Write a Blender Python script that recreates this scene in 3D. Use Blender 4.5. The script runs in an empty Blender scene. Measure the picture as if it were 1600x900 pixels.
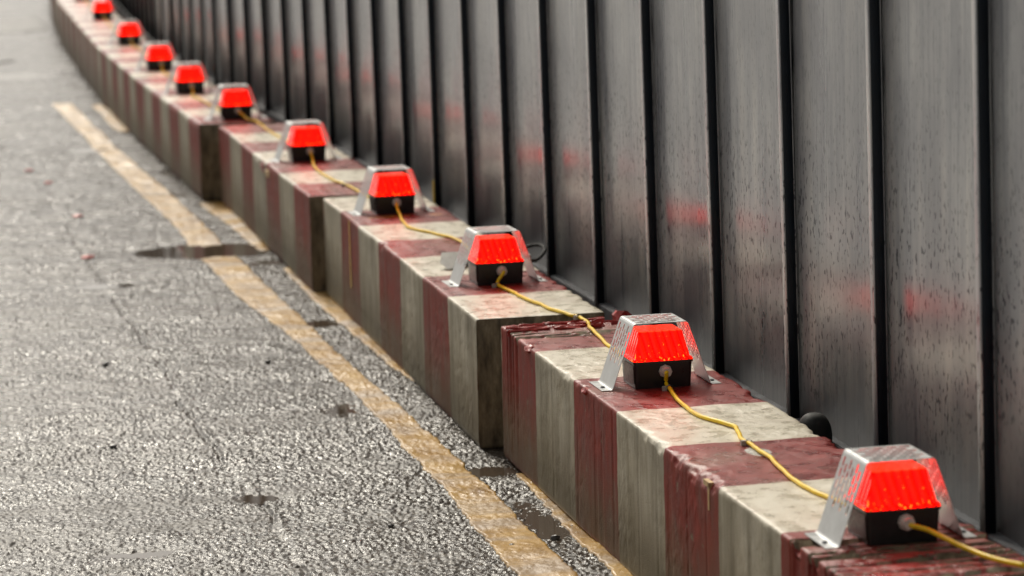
import bpy, bmesh, math, random
import numpy as np
from mathutils import Matrix, Vector
random.seed(7)
S = bpy.context.scene
# ---------------------------------------------------------------- camera
CAM_H = 1.385
M = Matrix(((0.97581446, -0.21724475, -0.02430774),
            (0.05652889, 0.14336055, 0.98805478),
            (-0.21116494, -0.96553222, 0.1521739)))      # world -> camera axes
R = M.transposed().to_4x4()
cam = bpy.data.cameras.new('camera')
cam.sensor_width = 36.0
cam.lens = 103.5
cam.clip_start = 0.1
cam.clip_end = 3000
cam.dof.use_dof = True
cam.dof.focus_distance = 5.75
cam.dof.aperture_fstop = 5.0
co = bpy.data.objects.new('camera', cam)
co.matrix_world = Matrix.Translation((0, 0, CAM_H)) @ R
S.collection.objects.link(co)
S.camera = co
# ---------------------------------------------------------------- light
SUN_EL, SUN_AZ = math.radians(44), math.radians(-5)      # azimuth from +Y, clockwise positive
w = bpy.data.worlds.new('World')
S.world = w
w.use_nodes = True
nt = w.node_tree
for n in list(nt.nodes):
    nt.nodes.remove(n)
wo = nt.nodes.new('ShaderNodeOutputWorld')
bg = nt.nodes.new('ShaderNodeBackground')
sky = nt.nodes.new('ShaderNodeTexSky')
sky.sky_type = 'NISHITA'
sky.sun_disc = False
sky.sun_elevation = SUN_EL
sky.sun_rotation = SUN_AZ
sky.air_density = 1.0
sky.dust_density = 5.0
hs = nt.nodes.new('ShaderNodeHueSaturation')
hs.inputs['Saturation'].default_value = 0.10
warm = nt.nodes.new('ShaderNodeMix')
warm.data_type = 'RGBA'
warm.blend_type = 'MULTIPLY'
warm.inputs[0].default_value = 1.0
warm.inputs[7].default_value = (1.0, 0.96, 0.89, 1)
nt.links.new(sky.outputs[0], hs.inputs['Color'])
nt.links.new(hs.outputs[0], warm.inputs[6])
nt.links.new(warm.outputs[2], bg.inputs['Color'])
nt.links.new(bg.outputs[0], wo.inputs[0])
bg.inputs['Strength'].default_value = 0.10
sun = bpy.data.lights.new('sun', 'SUN')
sun.energy = 2.0
sun.angle = math.radians(14)
sun.color = (1.0, 0.93, 0.80)
so = bpy.data.objects.new('sun', sun)
d = Vector((math.sin(SUN_AZ) * math.cos(SUN_EL), math.cos(SUN_AZ) * math.cos(SUN_EL), math.sin(SUN_EL)))
so.rotation_euler = d.to_track_quat('Z', 'Y').to_euler()
S.collection.objects.link(so)
S.view_settings.view_transform = 'Standard'
S.view_settings.look = 'None'
S.view_settings.exposure = 0.25
S.view_settings.gamma = 1.0
S.view_settings.use_curve_mapping = False

# ---------------------------------------------------------------- helpers
COL = S.collection


def tag(o, label=None, cat=None, group=None, kind=None):
    if label: o['label'] = label
    if cat: o['category'] = cat
    if group: o['group'] = group
    if kind: o['kind'] = kind
    return o


def empty(name, loc, rz=0.0):
    o = bpy.data.objects.new(name, None)
    o.empty_display_size = 0.05
    o.location = loc
    o.rotation_euler = (0, 0, rz)
    COL.objects.link(o)
    return o


def link_mesh(name, me, mat, parent=None, smooth=False, loc=None):
    if mat: me.materials.append(mat)
    if smooth:
        me.polygons.foreach_set('use_smooth', [True] * len(me.polygons))
    o = bpy.data.objects.new(name, me)
    COL.objects.link(o)
    if parent: o.parent = parent
    if loc: o.location = loc
    return o


def bm_obj(name, bm, mat, parent=None, smooth=False, loc=None):
    me = bpy.data.meshes.new(name)
    bmesh.ops.recalc_face_normals(bm, faces=bm.faces[:])
    bm.to_mesh(me)
    bm.free()
    return link_mesh(name, me, mat, parent, smooth, loc)


def grid_mesh(name, X, Y, Z, flip=False):
    """X,Y,Z arrays (rows, cols)"""
    r, c = X.shape
    me = bpy.data.meshes.new(name)
    v = np.stack([X, Y, Z], -1).reshape(-1, 3).astype(np.float32)
    i = np.arange((r - 1) * (c - 1))
    a = (i // (c - 1)) * c + i % (c - 1)
    q = np.stack([a, a + 1, a + c + 1, a + c], 1) if not flip else np.stack([a, a + c, a + c + 1, a + 1], 1)
    n = len(q)
    me.vertices.add(len(v))
    me.vertices.foreach_set('co', v.ravel())
    me.loops.add(n * 4)
    me.loops.foreach_set('vertex_index', q.ravel().astype(np.int32))
    me.polygons.add(n)
    me.polygons.foreach_set('loop_start', np.arange(0, n * 4, 4, dtype=np.int32))
    me.polygons.foreach_set('loop_total', np.full(n, 4, dtype=np.int32))
    me.update(calc_edges=True)
    me.validate()
    return me


def add_box(bm, x0, x1, y0, y1, z0, z1):
    vs = [bm.verts.new(p) for p in ((x0, y0, z0), (x1, y0, z0), (x1, y1, z0), (x0, y1, z0),
                                    (x0, y0, z1), (x1, y0, z1), (x1, y1, z1), (x0, y1, z1))]
    fs = []
    for f in ((0, 3, 2, 1), (4, 5, 6, 7), (0, 1, 5, 4), (1, 2, 6, 5), (2, 3, 7, 6), (3, 0, 4, 7)):
        fs.append(bm.faces.new([vs[i] for i in f]))
    return vs


# hash noise in numpy
def hsh(ix, iy, seed):
    ix = ix.astype(np.int64); iy = iy.astype(np.int64)
    n = (ix * 374761393 + iy * 668265263 + seed * 144665) & 0xffffffff
    n = ((n ^ (n >> 13)) * 1274126177) & 0xffffffff
    n = (n ^ (n >> 16)) & 0xffffffff
    n = (n * 2246822519) & 0xffffffff
    n = n ^ (n >> 15)
    return (n & 0xffffff) / float(0x1000000)


def vnoise(x, y, seed=0):
    ix = np.floor(x); iy = np.floor(y)
    fx = x - ix; fy = y - iy
    fx = fx * fx * (3 - 2 * fx); fy = fy * fy * (3 - 2 * fy)
    a = hsh(ix, iy, seed); b = hsh(ix + 1, iy, seed)
    c = hsh(ix, iy + 1, seed); d_ = hsh(ix + 1, iy + 1, seed)
    return (a * (1 - fx) + b * fx) * (1 - fy) + (c * (1 - fx) + d_ * fx) * fy


def fbm(x, y, seed=0, oct=4):
    s = 0; a = .5; t = 0
    for k in range(oct):
        s = s + a * vnoise(x, y, seed + k * 17); t += a
        x = x * 2.03 + 3.1; y = y * 2.03 + 7.7; a *= .5
    return s / t


def worley(x, y, seed):
    ix = np.floor(x); iy = np.floor(y)
    best = np.full(x.shape, 9.0); hid = np.zeros(x.shape)
    for dx in (-1, 0, 1):
        for dy in (-1, 0, 1):
            cx = ix + dx; cy = iy + dy
            px = cx + .1 + .8 * hsh(cx, cy, seed); py = cy + .1 + .8 * hsh(cx, cy, seed + 5)
            dd = np.hypot(x - px, y - py)
            m = dd < best
            best = np.where(m, dd, best)
            hid = np.where(m, hsh(cx, cy, seed + 9), hid)
    return best, hid


# ---------------------------------------------------------------- material helper
class MT:
    def __init__(s, name):
        s.m = bpy.data.materials.new(name)
        s.m.use_nodes = True
        s.t = s.m.node_tree
        s.b = s.t.nodes['Principled BSDF']
        s.out = s.t.nodes['Material Output']
        s.tc = None

    def n(s, typ, **kw):
        nd = s.t.nodes.new(typ)
        for k, v in kw.items():
            if k.startswith('i_'):
                nd.inputs[k[2:].replace('_', ' ')].default_value = v
            else:
                setattr(nd, k, v)
        return nd

    def l(s, a, b):
        s.t.links.new(a, b)

    def obj(s, scale=(1, 1, 1), loc=(0, 0, 0)):
        if not s.tc: s.tc = s.n('ShaderNodeTexCoord')
        mp = s.n('ShaderNodeMapping')
        mp.inputs['Scale'].default_value = scale
        mp.inputs['Location'].default_value = loc
        s.l(s.tc.outputs['Object'], mp.inputs['Vector'])
        return mp.outputs[0]

    def noise(s, scale, vec=None, detail=4, rough=.55, dist=0):
        nd = s.n('ShaderNodeTexNoise')
        nd.inputs['Scale'].default_value = scale
        nd.inputs['Detail'].default_value = detail
        nd.inputs['Roughness'].default_value = rough
        nd.inputs['Distortion'].default_value = dist
        s.l(vec if vec is not None else s.obj(), nd.inputs['Vector'])
        return nd.outputs['Fac']

    def ramp(s, fac, stops):
        r = s.n('ShaderNodeValToRGB')
        e = r.color_ramp.elements
        while len(e) > 1: e.remove(e[-1])
        first = True
        for p, c in stops:
            if not isinstance(c, (tuple, list)): c = (c, c, c)
            c = tuple(c) + (1,)
            if first:
                e[0].position = p; e[0].color = c; first = False
            else:
                k = e.new(p); k.color = c
        s.l(fac, r.inputs[0])
        return r.outputs[0]

    def mix(s, fac, a, b, mode='MIX'):
        x = s.n('ShaderNodeMix', data_type='RGBA', blend_type=mode)
        for sock, v in ((x.inputs[0], fac), (x.inputs[6], a), (x.inputs[7], b)):
            if isinstance(v, (int, float)): sock.default_value = v
            elif isinstance(v, (tuple, list)): sock.default_value = tuple(v) + (1,)
            else: s.l(v, sock)
        return x.outputs[2]

    def math(s, op, a, b=0.0, c=0.0):
        x = s.n('ShaderNodeMath', operation=op)
        for k, v in enumerate((a, b, c)):
            if isinstance(v, (int, float)): x.inputs[k].default_value = v
            else: s.l(v, x.inputs[k])
        return x.outputs[0]

    def bump(s, h, strength=.3, dist=.002, prev=None):
        x = s.n('ShaderNodeBump')
        x.inputs['Strength'].default_value = strength
        x.inputs['Distance'].default_value = dist
        s.l(h, x.inputs['Height'])
        if prev: s.l(prev, x.inputs['Normal'])
        s.l(x.outputs[0], s.b.inputs['Normal'])
        return x.outputs[0]

    def set(s, **kw):
        for k, v in kw.items():
            sock = s.b.inputs[k.replace('_', ' ')]
            if isinstance(v, (int, float)): sock.default_value = v
            elif isinstance(v, (tuple, list)): sock.default_value = tuple(v) + (1,)
            else: s.l(v, sock)
        return s


# ---------------------------------------------------------------- materials
def mat_asphalt():
    m = MT('wet_asphalt')
    v = m.obj()
    vor = m.n('ShaderNodeTexVoronoi', feature='F1')
    vor.inputs['Scale'].default_value = 120
    m.l(v, vor.inputs['Vector'])
    col = m.ramp(vor.outputs['Color'], [(0, (.020, .017, .014)), (.5, (.034, .027, .021)), (.8, (.085, .069, .053)), (1, (.20, .17, .135))])
    big = m.noise(1.5, m.obj((.8, 2.0, 1)), 6, .62)
    col = m.mix(m.ramp(big, [(.38, 0), (.62, .75)]), col, (.040, .031, .024))
    med = m.noise(9, m.obj((.8, 1.0, 1), (3, 1, 0)), 5, .65)
    col = m.mix(m.ramp(med, [(.50, 0), (.68, .65)]), col, (.095, .085, .070))
    fine = m.noise(420, v, 3)
    m.bump(fine, .6, .0016)
    wet = m.noise(1.9, m.obj((.6, 2.4, 1), (1, 2, 0)), 5, .6)
    wet = m.math('ADD', m.math('MULTIPLY', wet, .6), m.math('MULTIPLY', m.noise(13, m.obj((.5, 1.2, 1)), 4), .4))
    m.set(Base_Color=col, Roughness=m.ramp(wet, [(.38, .11), (.50, .22), (.62, .42)]), Specular_IOR_Level=.26)
    return m.m


def mat_ground_far():
    m = MT('wet_asphalt_plain')
    v = m.obj()
    n1 = m.noise(90, v, 6, .7)
    n2 = m.noise(1.2, v, 4)
    m.set(Base_Color=m.ramp(n1, [(.3, (.04, .037, .034)), (.7, (.13, .12, .11))]), Roughness=m.ramp(n2, [(.35, .25), (.65, .45)]))
    m.bump(n1, .9, .006)
    return m.m


def mat_yellow():
    m = MT('worn_yellow_paint')
    v = m.obj()
    n1 = m.noise(14, m.obj((1, .35, 1)), 6, .65)
    n2 = m.noise(260, v, 4, .6)
    n3 = m.noise(3.2, m.obj((.3, 2.2, 1)), 4)
    col = m.ramp(n1, [(.3, (.22, .110, .020)), (.48, (.40, .225, .042)), (.70, (.54, .34, .10))])
    col = m.mix(m.ramp(n3, [(.46, 0), (.60, .75)]), col, (.24, .165, .10))
    col = m.mix(m.ramp(n2, [(.62, 0), (.72, .7)]), col, (.08, .06, .045))
    m.set(Base_Color=col, Roughness=m.ramp(n3, [(.35, .28), (.7, .5)]))
    b = m.bump(n2, .5, .0015)
    m.bump(n1, .5, .004, b)
    return m.m


def mat_water():
    m = MT('puddle_water')
    m.set(Base_Color=(.070, .052, .038), Roughness=.04, IOR=1.333)
    n = m.noise(9, m.obj(), 2)
    m.bump(n, .03, .004)
    return m.m


def mat_timber(phase):
    """painted baulk, object coords: x across 0..0.3, y along 0..2.4, z up 0..0.3"""
    m = MT('striped_painted_timber_' + ('red_end' if phase else 'white_end'))
    v = m.obj()
    sep = m.n('ShaderNodeSeparateXYZ'); m.l(v, sep.inputs[0])
    x, y, z = sep.outputs
    gn = m.n('ShaderNodeNewGeometry')
    gs = m.n('ShaderNodeSeparateXYZ'); m.l(gn.outputs['True Normal'], gs.inputs[0])
    # wobbling stripe edges
    wob = m.noise(9, v, 4)
    yy = m.math('ADD', y, m.math('MULTIPLY', m.math('SUBTRACT', wob, .5), .030))
    k = m.math('FLOOR', m.math('DIVIDE', yy, 2.4 / 7))
    par = m.math('MODULO', m.math('ADD', k, 2 + (1 if phase else 0)), 2)      # 1 = red
    # white paint
    n1 = m.noise(26, m.obj((1, 1, .35)), 6, .62)
    n2 = m.noise(5, v, 5)
    white = m.ramp(n1, [(.25, (.42, .37, .27)), (.5, (.68, .63, .51)), (.75, (.80, .76, .65))])
    red = m.ramp(n1, [(.25, (.11, .004, .003)), (.5, (.21, .010, .007)), (.78, (.34, .036, .028))])
    col = m.mix(par, white, red)
    # dirt film, running streaks on the sides
    ns = m.noise(16, m.obj((1, 1, .16)), 6, .65)
    isside = m.math('SUBTRACT', 1.0, m.math('ABSOLUTE', gs.outputs[2]))
    istop = m.math('SUBTRACT', 1.0, isside)
    dirtc = m.ramp(n2, [(.3, (.060, .046, .022)), (.7, (.115, .095, .048))])
    sd = m.math('MULTIPLY', m.ramp(ns, [(.36, .40), (.68, .92)]), isside)
    redf = m.math('MULTIPLY_ADD', par, -.66, 1.0)
    col = m.mix(m.math('MULTIPLY', m.math('MULTIPLY', sd, .86), redf), col, dirtc)
    # splash zone: road muck thrown up against the foot of the side, with its own ragged upper edge
    low = m.math('SUBTRACT', m.math('ADD', .15, m.math('MULTIPLY', n2, .10)), z)
    low = m.math('MULTIPLY', m.ramp(m.math('MULTIPLY', low, 6.0), [(0.0, 0), (.85, .80)]), isside)
    col = m.mix(low, col, m.mix(.4, dirtc, (.09, .070, .042)))
    # muck on top
    nt_ = m.noise(3.3, m.obj((1, 2.2, 1)), 5)
    tm = m.math('MULTIPLY', m.ramp(nt_, [(.52, 0), (.72, .45)]), istop)
    col = m.mix(tm, col, (.36, .28, .21))
    # paint knocked off in small chips
    nk = m.noise(38, m.obj((1, 1, .8), (7, 3, 1)), 6, .7)
    col = m.mix(m.ramp(nk, [(.635, 0), (.65, .85)]), col, (.17, .13, .085))
    # dark specks
    n4 = m.noise(150, v, 3)
    col = m.mix(m.ramp(n4, [(.66, 0), (.72, .65)]), col, (.05, .035, .02))
    # bare end grain
    endf = m.math('GREATER_THAN', m.math('ABSOLUTE', gs.outputs[1]), .8)
    ne = m.noise(40, m.obj((1, 1, .3), (3, 1, 2)), 6, .7)
    col = m.mix(endf, col, m.ramp(ne, [(.3, (.035, .024, .014)), (.55, (.19, .145, .09)), (.8, (.36, .29, .20))]))
    # saw marks: curved kerfs
    wv = m.n('ShaderNodeTexWave', wave_type='RINGS', rings_direction='Y', wave_profile='SIN')
    wv.inputs['Scale'].default_value = 13
    wv.inputs['Distortion'].default_value = 6
    wv.inputs['Detail'].default_value = 3
    wv.inputs['Detail Scale'].default_value = 2.5
    m.l(m.obj((1, 1, .55), (-.5, 0, .6)), wv.inputs['Vector'])
    patchy = m.ramp(m.noise(4, m.obj((1, 1, 1), (5, 2, 1)), 3), [(.42, 0), (.6, 1)])
    b1 = m.bump(m.mix(patchy, (.5, .5, .5), wv.outputs['Color']), .40, .003)
    b2 = m.bump(m.noise(60, m.obj((1, 1, .3)), 6, .75), .22, .0025, b1)
    b3 = m.bump(m.noise(260, v, 4, .75), .6, .0016, b2)
    rr = m.math('ADD', m.ramp(n1, [(.3, .20), (.7, .42)]), m.math('MULTIPLY', isside, .30))
    m.set(Base_Color=col, Roughness=rr, Specular_IOR_Level=m.math('MULTIPLY_ADD', isside, -.28, .5))
    return m.m


def mat_panel():
    m = MT('weathered_hoarding_steel')
    v = m.obj()
    oi = m.n('ShaderNodeObjectInfo')
    ofs = m.n('ShaderNodeVectorMath', operation='ADD')
    m.l(v, ofs.inputs[0])
    cmb = m.n('ShaderNodeCombineXYZ')
    m.l(m.math('MULTIPLY', oi.outputs['Random'], 37.0), cmb.inputs[1])
    m.l(cmb.outputs[0], ofs.inputs[1])

    def mp(sc):
        q = m.n('ShaderNodeMapping'); q.inputs['Scale'].default_value = sc
        m.l(ofs.outputs[0], q.inputs['Vector']); return q.outputs[0]
    st = m.noise(60, mp((1, 1, .045)), 6, .7)
    st2 = m.noise(11, mp((1, 1, .10)), 5, .6)
    bl = m.noise(4.5, mp((1, 1, .5)), 5, .6)
    film = m.ramp(m.math('ADD', m.math('MULTIPLY', st, .5), m.math('MULTIPLY', st2, .5)),
                  [(.38, (.27, .28, .305)), (.50, (.47, .48, .485)), (.63, (.62, .615, .59))])
    film = m.mix(m.ramp(bl, [(.40, .55), (.62, 0)]), film, (.20, .205, .235))
    # splash spots that washed the film off, densest in a band above the baulks
    sep = m.n('ShaderNodeSeparateXYZ'); m.l(v, sep.inputs[0])
    sp = m.noise(135, mp((1, .8, .42)), 2, .5)
    zz = m.math('ADD', sep.outputs[2], m.math('MULTIPLY', m.math('SUBTRACT', bl, .5), .5))
    band = m.ramp(zz, [(.05, .10), (.16, .9), (.40, 1.0), (.60, .35), (.95, .10)])
    spm = m.math('MULTIPLY', m.ramp(sp, [(.585, 0), (.63, 1)]), band)
    col = m.mix(m.math('MULTIPLY', spm, .85), film, (.012, .014, .028))
    # rising muck at the foot
    muck = m.ramp(m.math('ADD', sep.outputs[2], m.math('MULTIPLY', st2, .08)), [(.02, .5), (.10, 0)])
    col = m.mix(m.math('MULTIPLY', muck, .5), col, (.26, .24, .21))
    rg = m.ramp(st2, [(.3, .25), (.7, .38)])
    m.set(Base_Color=col, Roughness=rg, Metallic=.12, Specular_IOR_Level=.5)
    m.bump(st, .10, .0010)
    return m.m


def mat_simple(name, col, rough=.4, metal=0., nscale=0, namp=.3, bump=0., spec=.5):
    m = MT(name)
    m.set(Roughness=rough, Metallic=metal, Specular_IOR_Level=spec)
    if nscale:
        n = m.noise(nscale, m.obj(), 5, .6)
        lo = tuple(c * (1 - namp) for c in col); hi = tuple(min(1, c * (1 + namp)) for c in col)
        m.set(Base_Color=m.ramp(n, [(.3, lo), (.7, hi)]))
        m.set(Roughness=m.ramp(n, [(.3, rough * .8), (.7, min(1, rough * 1.25))]))
        if bump: m.bump(n, bump, .002)
    else:
        m.set(Base_Color=col)
    return m.m


def mat_lens():
    m = MT('lit_red_lens')
    t = m.t
    v = m.obj()
    sep = m.n('ShaderNodeSeparateXYZ'); m.l(v, sep.inputs[0])
    # moulded vertical ribs of the lens
    rib = m.math('SINE', m.math('MULTIPLY', m.math('ADD', sep.outputs[0], sep.outputs[1]), 2 * math.pi / .0150))
    ribr = m.ramp(m.math('MULTIPLY_ADD', rib, .5, .5), [(0, .14), (.10, .50), (.45, .90), (1, 1)])
    nn = m.noise(70, m.obj((1, 1, .5)), 3)
    k = m.math('MULTIPLY', ribr, m.ramp(nn, [(.3, .72), (.7, 1.0)]))
    em = m.n('ShaderNodeEmission')
    # glints of the lamp caught in the moulded prisms, mostly along the foot of the lens
    vo = m.noise(170, m.obj((1.2, .6, .55), (2, 1, 0)), 2, .5)
    low_ = m.ramp(m.math('MULTIPLY', m.math('SUBTRACT', sep.outputs[2], .057), 20.0), [(0, .105), (.16, .085), (.45, .03), (.9, .0)])
    sk = m.math('MULTIPLY', m.math('MAXIMUM', m.math('SUBTRACT', m.math('ADD', vo, low_), .70), 0.0), 14.0)
    sk = m.math('MINIMUM', sk, 1.0)
    topz = m.ramp(m.math('MULTIPLY', sep.outputs[2], 8.0), [(.881, 0), (.889, .85)])
    m.l(m.mix(m.math('MAXIMUM', sk, 0.0), m.mix(topz, m.mix(m.math('MULTIPLY', ribr, nn), (1.0, .0005, .0003), (1.0, .0046, .0008)), (1.0, .034, .008)), (1.0, .15, .010)), em.inputs['Color'])
    m.l(m.math('MULTIPLY', k, m.math('MULTIPLY_ADD', sk, 1.0, 4.2)), em.inputs['Strength'])
    tr = m.n('ShaderNodeBsdfRefraction')
    tr.inputs['Color'].default_value = (1, .16, .04, 1); tr.inputs['Roughness'].default_value = .08; tr.inputs['IOR'].default_value = 1.06
    mx = m.n('ShaderNodeMixShader'); mx.inputs[0].default_value = .72
    m.l(tr.outputs[0], mx.inputs[1]); m.l(em.outputs[0], mx.inputs[2])
    gl = m.n('ShaderNodeBsdfGlossy'); gl.inputs['Roughness'].default_value = .12
    fr = m.n('ShaderNodeFresnel'); fr.inputs['IOR'].default_value = 1.28
    m2 = m.n('ShaderNodeMixShader')
    bp = m.n('ShaderNodeBump'); bp.inputs['Strength'].default_value = .35; bp.inputs['Distance'].default_value = .002
    m.l(rib, bp.inputs['Height'])
    for q in (tr, gl, fr): m.l(bp.outputs[0], q.inputs['Normal'])
    m.l(fr.outputs[0], m2.inputs[0]); m.l(mx.outputs[0], m2.inputs[1]); m.l(gl.outputs[0], m2.inputs[2])
    m.l(m2.outputs[0], m.out.inputs['Surface'])
    return m.m


def mat_emit(name, col, s):
    m = MT(name)
    m.set(Base_Color=col, Emission_Color=col, Emission_Strength=s)
    return m.m


MA = mat_asphalt(); MG = mat_ground_far(); MY = mat_yellow(); MW = mat_water()
MTR = mat_timber(True); MTW = mat_timber(False); MP = mat_panel()
M_RAIL = mat_simple('grey_rail_paint', (.15, .155, .165), .38, 0, 40, .3, .3)
M_JOINT = mat_simple('dark_navy_joint', (.007, .013, .022), .42, 0, 30, .3, .2)  # navy for joint flanges and their backing, darker than the panels
M_BLACK = mat_simple('black_housing_plastic', (.012, .012, .012), .33, 0, 90, .3, .1)
M_GUARD = mat_simple('galvanised_guard_steel', (.50, .51, .51), .36, .6, 60, .12, .05)
M_GLAND = mat_simple('pale_nylon_gland', (.66, .56, .50), .5, 0, 90, .2)
M_CABLE = mat_simple('yellow_cable_sheath', (.95, .58, .008), .38, 0, 70, .22, .1)
M_CLIP = mat_simple('grey_cable_clip', (.38, .35, .31), .5, 0, 90, .2)
M_LENS = mat_lens()
M_CORE = mat_emit('red_reflector_core', (1.0, .012, .004), 2.0)
M_RUBBER = mat_simple('black_rubber', (.006, .006, .006), .7, 0, 60, .3, .2)
M_TOOLG = mat_simple('dull_grey_steel', (.46, .46, .44), .45, .1, 50, .2)
M_LABEL = mat_simple('scuffed_grey_label', (.30, .29, .27), .35, 0, 130, .7)
M_STONE = mat_simple('dark_stone', (.03, .026, .022), .4, 0, 60, .5, .4)
M_REDBIT = mat_simple('red_plastic_chip', (.55, .03, .015), .35)
M_WOOD = mat_simple('fresh_split_wood', (.58, .40, .20), .6, 0, 90, .3, .4)
M_IRON = mat_simple('wet_cast_iron', (.06, .056, .052), .35, .3, 60, .4, .5)
M_MORTAR = mat_simple('grey_filler', (.36, .35, .32), .4, 0, 160, .55, .8)
M_REDPAINT = mat_simple('thick_red_paint', (.36, .035, .030), .35, 0, 60, .4, .5)

# ---------------------------------------------------------------- ground sheet (to the horizon)
bm = bmesh.new()
vs = [bm.verts.new(p) for p in ((-900, -200, -.014), (900, -200, -.014), (900, 2000, -.014), (-900, 2000, -.014))]
bm.faces.new(vs)
tag(bm_obj('ground', bm, MG), 'wet dark asphalt ground', None, None, 'structure')

# ---------------------------------------------------------------- road surface with real chippings
PUD = [  # x, y, rx, ry, depth
    (1.115, 10.01, .22, .17, .024),
    (1.03, 13.60, .17, .16, .010),
    (1.10, 7.02, .04, .08, .005),
    (.785, 6.12, .045, .040, .008),
    (1.295, 5.70, .030, .15, .006),
    (1.30, 6.22, .06, .05, .010),
    (1.27, 8.33, .08, .07, .009),
    (1.34, 12.47, .10, .14, .008),
    (.475, 5.70, .10, .035, .009),
    (.75, 9.30, .10, .05, .006),
    (1.15, 11.7, .10, .10, .007),
    (1.30, 9.62, .10, .06, .008),
    (.80, 18.2, .28, .25, .008),
    (.95, 23.0, .50, .55, .012),
    (.90, 26.2, .40, .50, .010),
]
SEAM_Y = [4.0, 6.17, 6.52, 7.07, 7.92, 8.85, 10.45, 12.0, 13.8, 18, 30]
SEAM_X = [.80, .775, .749, .739, .746, .725, .709, .694, .633, .60, .6]


def road_base(x, y):
    h = (fbm(x * 1.9 + 4, y * 2.6 + 2, 11, 3) - .5) * .012
    h = h + (fbm(x * 7, y * 10, 31, 2) - .5) * .006 + (fbm(x * 22, y * 26, 35, 3) - .5) * (.0045 + .0065 * np.clip((y - 7.5) / 6, 0, 1))
    for px, py, rx, ry, dp in PUD:
        q = ((x - px) / rx) ** 2 + ((y - py) / ry) ** 2
        q = q + (fbm(x * 14, y * 9, 77, 2) - .5) * 1.1
        h = h * (1 - .75 * np.exp(-np.clip(q, 0, 9) * .5)) - dp * np.exp(-np.clip(q, -.5, 12) * .9)
    sx = np.interp(y, SEAM_Y, SEAM_X) + (vnoise(y * 9, y * 0 + 3, 5) - .5) * .014 + (vnoise(y * 60, y * 0 + 3, 6) - .5) * .010
    t = np.clip((x - sx) / .006, -1, 1)
    h = h + .0013 * t + .0013 * np.exp(-((x - sx - .004) / .006) ** 2) - .004 * np.exp(-((x - sx + .006) / .005) ** 2) * (vnoise(y * 5, y * 0, 8) > .35)
    return h


def chips(x, y):
    """crushed-stone chippings: flat-topped, each tilted its own way"""
    wx = x + (vnoise(x * 160, y * 160, 51) - .5) * .004
    wy = y + (vnoise(x * 160, y * 160, 52) - .5) * .004
    cs = .0080
    ix = np.floor(wx / cs); iy = np.floor(wy / cs)
    out = np.full(x.shape, -1.0)
    for dx in (-1, 0, 1):
        for dy in (-1, 0, 1):
            cx = ix + dx; cy = iy + dy
            px = (cx + hsh(cx, cy, 3)) * cs; py = (cy + hsh(cx, cy, 8)) * cs
            ax = wx - px; ay = wy - py
            r = .0026 + .0040 * hsh(cx, cy, 12)
            asp = .6 + .7 * hsh(cx, cy, 15)
            dd = np.maximum(np.hypot(ax, ay * asp), (np.abs(ax * .8 + ay * .6) * 1.12)) / r
            tx = (hsh(cx, cy, 21) - .5) * .9; ty = (hsh(cx, cy, 22) - .5) * .9
            top_ = .0012 + .0026 * hsh(cx, cy, 30) + ax * tx + ay * ty
            h = top_ * np.clip((1.08 - dd) / .30, 0, 1) ** .7
            out = np.maximum(out, h)
    dens = .72 + .62 * np.clip((fbm(x * 2.2, y * 4.5, 91, 3) - .33) * 2.2, 0, 1) * (.6 + .4 * vnoise(x * 12, y * 16, 95))
    return np.clip(out, 0, 1) * dens


ys = [4.3]
while ys[-1] < 28.5:
    ys.append(ys[-1] + .0040 * max(1.0, (ys[-1] / 6.5)) ** 1.45)
ys = np.array(ys); xs = np.arange(0.0, 1.80, .0031)
X, Y = np.meshgrid(xs, ys)
B = road_base(X, Y)
Z = B + chips(X, Y) - .001
edge = np.clip(np.minimum(np.minimum(X / .06, (1.80 - X) / .03), np.minimum((Y - 4.3) / .1, (28.5 - Y) / .6)), 0, 1)
Z = Z * edge + (1 - edge) * -.013
Z = np.where(X > 1.42, Z - .006, Z)
o = link_mesh('road', grid_mesh('road', X, Y, Z), MA, smooth=True)
tag(o, 'coarse wet asphalt carriageway beside the timber baulks', None, None, 'structure')

# water standing in the dips
for ip, (px, py, rx, ry, dp) in enumerate(PUD):
    bm = bmesh.new()
    n = 44
    c0 = float(road_base(np.array([px]), np.array([py]))[0])
    zw = c0 + (.0165 if ip == 0 else .0032 + dp * .18)
    ring = []
    for i in range(n):
        a = 2 * math.pi * i / n
        k = 1.35 if ip else 1.12
        ring.append(bm.verts.new((min(px + rx * k * math.cos(a), 1.42), py + ry * k * math.sin(a), zw)))
    bm.faces.new(ring)
    tag(bm_obj('puddle', bm, MW), 'shallow rain puddle standing in a dip of the road', None, None, 'structure')

# ---------------------------------------------------------------- yellow lines
L1Y = [4.3, 5.28, 5.65, 6.05, 6.6, 7.17, 7.95, 8.8, 9.8, 10.7, 11.4, 12.0, 13.5, 16.1]
L1A = [1.145, 1.150, 1.157, 1.168, 1.161, 1.168, 1.143, 1.096, 1.070, 1.080, 1.066, 1.052, 1.025, .990]
L1B = [1.255, 1.260, 1.260, 1.260, 1.245, 1.230, 1.219, 1.206, 1.194, 1.184, 1.176, 1.163, 1.124, 1.088]


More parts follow.
